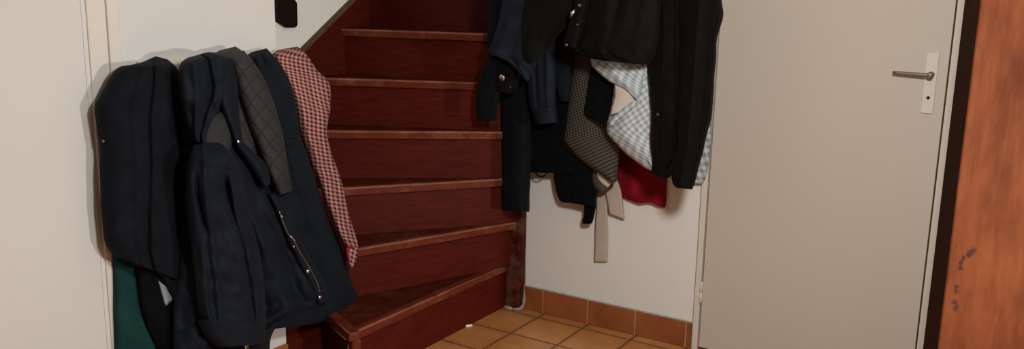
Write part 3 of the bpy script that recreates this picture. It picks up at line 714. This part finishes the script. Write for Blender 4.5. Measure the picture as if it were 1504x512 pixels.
# gingham shirt
g = thing('gingham_shirt', 'pale blue and white gingham shirt showing between the dark jackets', 'shirt', on_back(930, 20, .14))
drape('back', 'R', [(965, -110, 1040, -110), (955, 20, 1050, 20), (955, 100, 1049, 100), (960, 160, 1047, 160), (968, 220, 1043, 220), (978, 245, 1038, 255), (984, 262, 1034, 268), (1010, 267, 1032, 270)], (.016, .044), K['gingham_s'], g, 52, .005, 18, .001, ns=40)
GS = drape('body', 'R', [(920, -110, 975, -110), (912, 80, 985, 80), (906, 110, 985, 110), (900, 140, 985, 140), (895, 165, 985, 165), (891, 185, 984, 185), (893, 197, 983, 200), (905, 210, 982, 216), (920, 226, 980, 232), (935, 238, 975, 244), (946, 246, 972, 251), (955, 250, 968, 254)], (.186, .222), K['gingham'], g, 53, .007, 18, .002, ns=50, folds=[(.55, .5, .05, .006)])
cuff = drape('cuff', 'R', [(868, 86, 948, 88), (869, 96, 948, 98), (876, 104, 948, 112), (885, 112, 947, 122), (896, 120, 946, 130), (910, 126, 942, 140), (922, 132, 936, 146), (931, 142, 936, 148)], (.212, .246), K['gingham'], g, 54, .006, 18, .001, nt=40, ns=34)
q = drape('inside_facing', 'R', [(902, 124, 926, 133), (902, 140, 930, 140), (900, 150, 932, 147), (898, 160, 920, 157), (897, 168, 910, 165)], (.226, .232), K['cream'], g, 55, .002, 18, .0008, nt=24, ns=16); q['label'] = 'plain cream inside of the shirt'
drape('turn_up', 'R', [(922, 152, 936, 142), (912, 160, 938, 152), (903, 168, 926, 164), (896, 176, 912, 174), (892, 184, 900, 184)], (.216, .240), K['gingham'], g, 56, .003, 18, .001, nt=24, ns=16)
# black-brown coat with the long sleeve
g = thing('hooded_coat', 'brown-black coat hanging rightmost against the door frame with a long sleeve', 'coat', on_back(1000, -20, .1))
HB = drape('body', 'R', [(948, -120, 1040, -120), (950, 0, 1040, 0), (952, 60, 1040, 60), (950, 90, 1040, 90), (953, 120, 1040, 120), (956, 165, 1035, 165), (955, 200, 1028, 205), (958, 235, 1018, 225), (957, 252, 1004, 240), (962, 258, 994, 250), (970, 262, 982, 261)], (.235, .275), K['brown'], g, 57, .010, 15, .003, ns=50, folds=[(.28, .25, .04, .01), (.5, .5, .05, -.014)])
HS = drape('sleeve', 'R', [(1000, -120, 1052, -120), (1000, -40, 1058, -40), (1000, 0, 1060, 0), (1000, 18, 1063, 20), (1000, 38, 1058, 40), (1000, 60, 1053, 62), (998, 110, 1050, 110), (994, 160, 1046, 160), (991, 210, 1036, 210), (988, 245, 1027, 245), (986, 262, 1023, 262), (988, 271, 1020, 272), (993, 276, 1017, 278)], (.240, .310), K['brown'], g, 58, .008, 13, .004, ns=40, folds=[(.45, .4, .08, .010), (.75, .8, .08, -.008)])
stud('button', HB, 966, 168, .0055, M['pewter'], g)
# waxed jacket in front
g = thing('waxed_jacket', 'dark brown waxed jacket with snaps and zip along its left edge', 'jacket', on_back(890, -30, .2))
WJ = drape('body', 'R', [(852, -120, 975, -120), (850, -60, 975, -60), (848, 0, 972, 0), (842, 25, 970, 25), (834, 50, 968, 50), (828, 66, 964, 72), (834, 73, 960, 86), (848, 79, 955, 92), (866, 85, 950, 94), (885, 89, 945, 95)], (.285, .340), K['wax'], g, 59, .010, 12, .004, ns=56, folds=[(.12, .16, .03, -.010), (.35, .4, .08, .012)])
drape('placket', 'R', [(846, -60, 866, -60), (844, 0, 864, 0), (839, 25, 858, 27), (831, 50, 852, 53), (826, 66, 848, 72)], (.310, .330), K['wax'], g, 60, .002, 12, .001, nt=30, ns=14)
WP = bpy.data.objects['placket']
for x, y in ((851, 8), (832, 66)): stud('snap', WP, x, y, .0055, M['pewter'], g)
stud('snap', WP, 848, 36, .003, M['pewter'], g)
zz = bmesh.new(); tube(zz, [on_back(844, 14, .332), on_back(841, 19, .335), on_back(838, 26, .332)], [.0035, .006, .004], 8); link('zip_slider', zz, M['chrome'], g, True)
cord('hem_seam', WJ, [(852, 78), (870, 83), (890, 86.5), (920, 90.5), (944, 91.5)], .0014, K['brown'], g, lift=.0)

# ------------------------------------------------------------------ light
def area(name, loc, target, size, power, col):
    l = bpy.data.lights.new(name, 'AREA'); l.shape = 'DISK'; l.size = size; l.energy = power; l.color = col
    o = bpy.data.objects.new(name, l); COL.objects.link(o); o.location = loc
    d = Vector(target)-Vector(loc); o.rotation_euler = d.to_track_quat('-Z', 'Y').to_euler(); return o
def point(name, loc, r, power, col):
    l = bpy.data.lights.new(name, 'POINT'); l.shadow_soft_size = r; l.energy = power; l.color = col
    o = bpy.data.objects.new(name, l); COL.objects.link(o); o.location = loc; return o
point('side_lamp', (1.9, 1.48, .95), .07, 168, (1.0, .95, .89))
area('room_fill', (-.10, .90, 1.5), (-1.0, 2.4, .45), .20, 27, (1.0, .985, .955))  # unseen fill light added at head height to even out the hall
w = bpy.data.worlds.new('world'); SC.world = w; w.use_nodes = True
w.node_tree.nodes['Background'].inputs[0].default_value = (1.0, .95, .88, 1); w.node_tree.nodes['Background'].inputs[1].default_value = .025

vs = SC.view_settings; vs.view_transform = 'Standard'; vs.look = 'None'; vs.exposure = 0.0; vs.gamma = 1.0; vs.use_curve_mapping = False
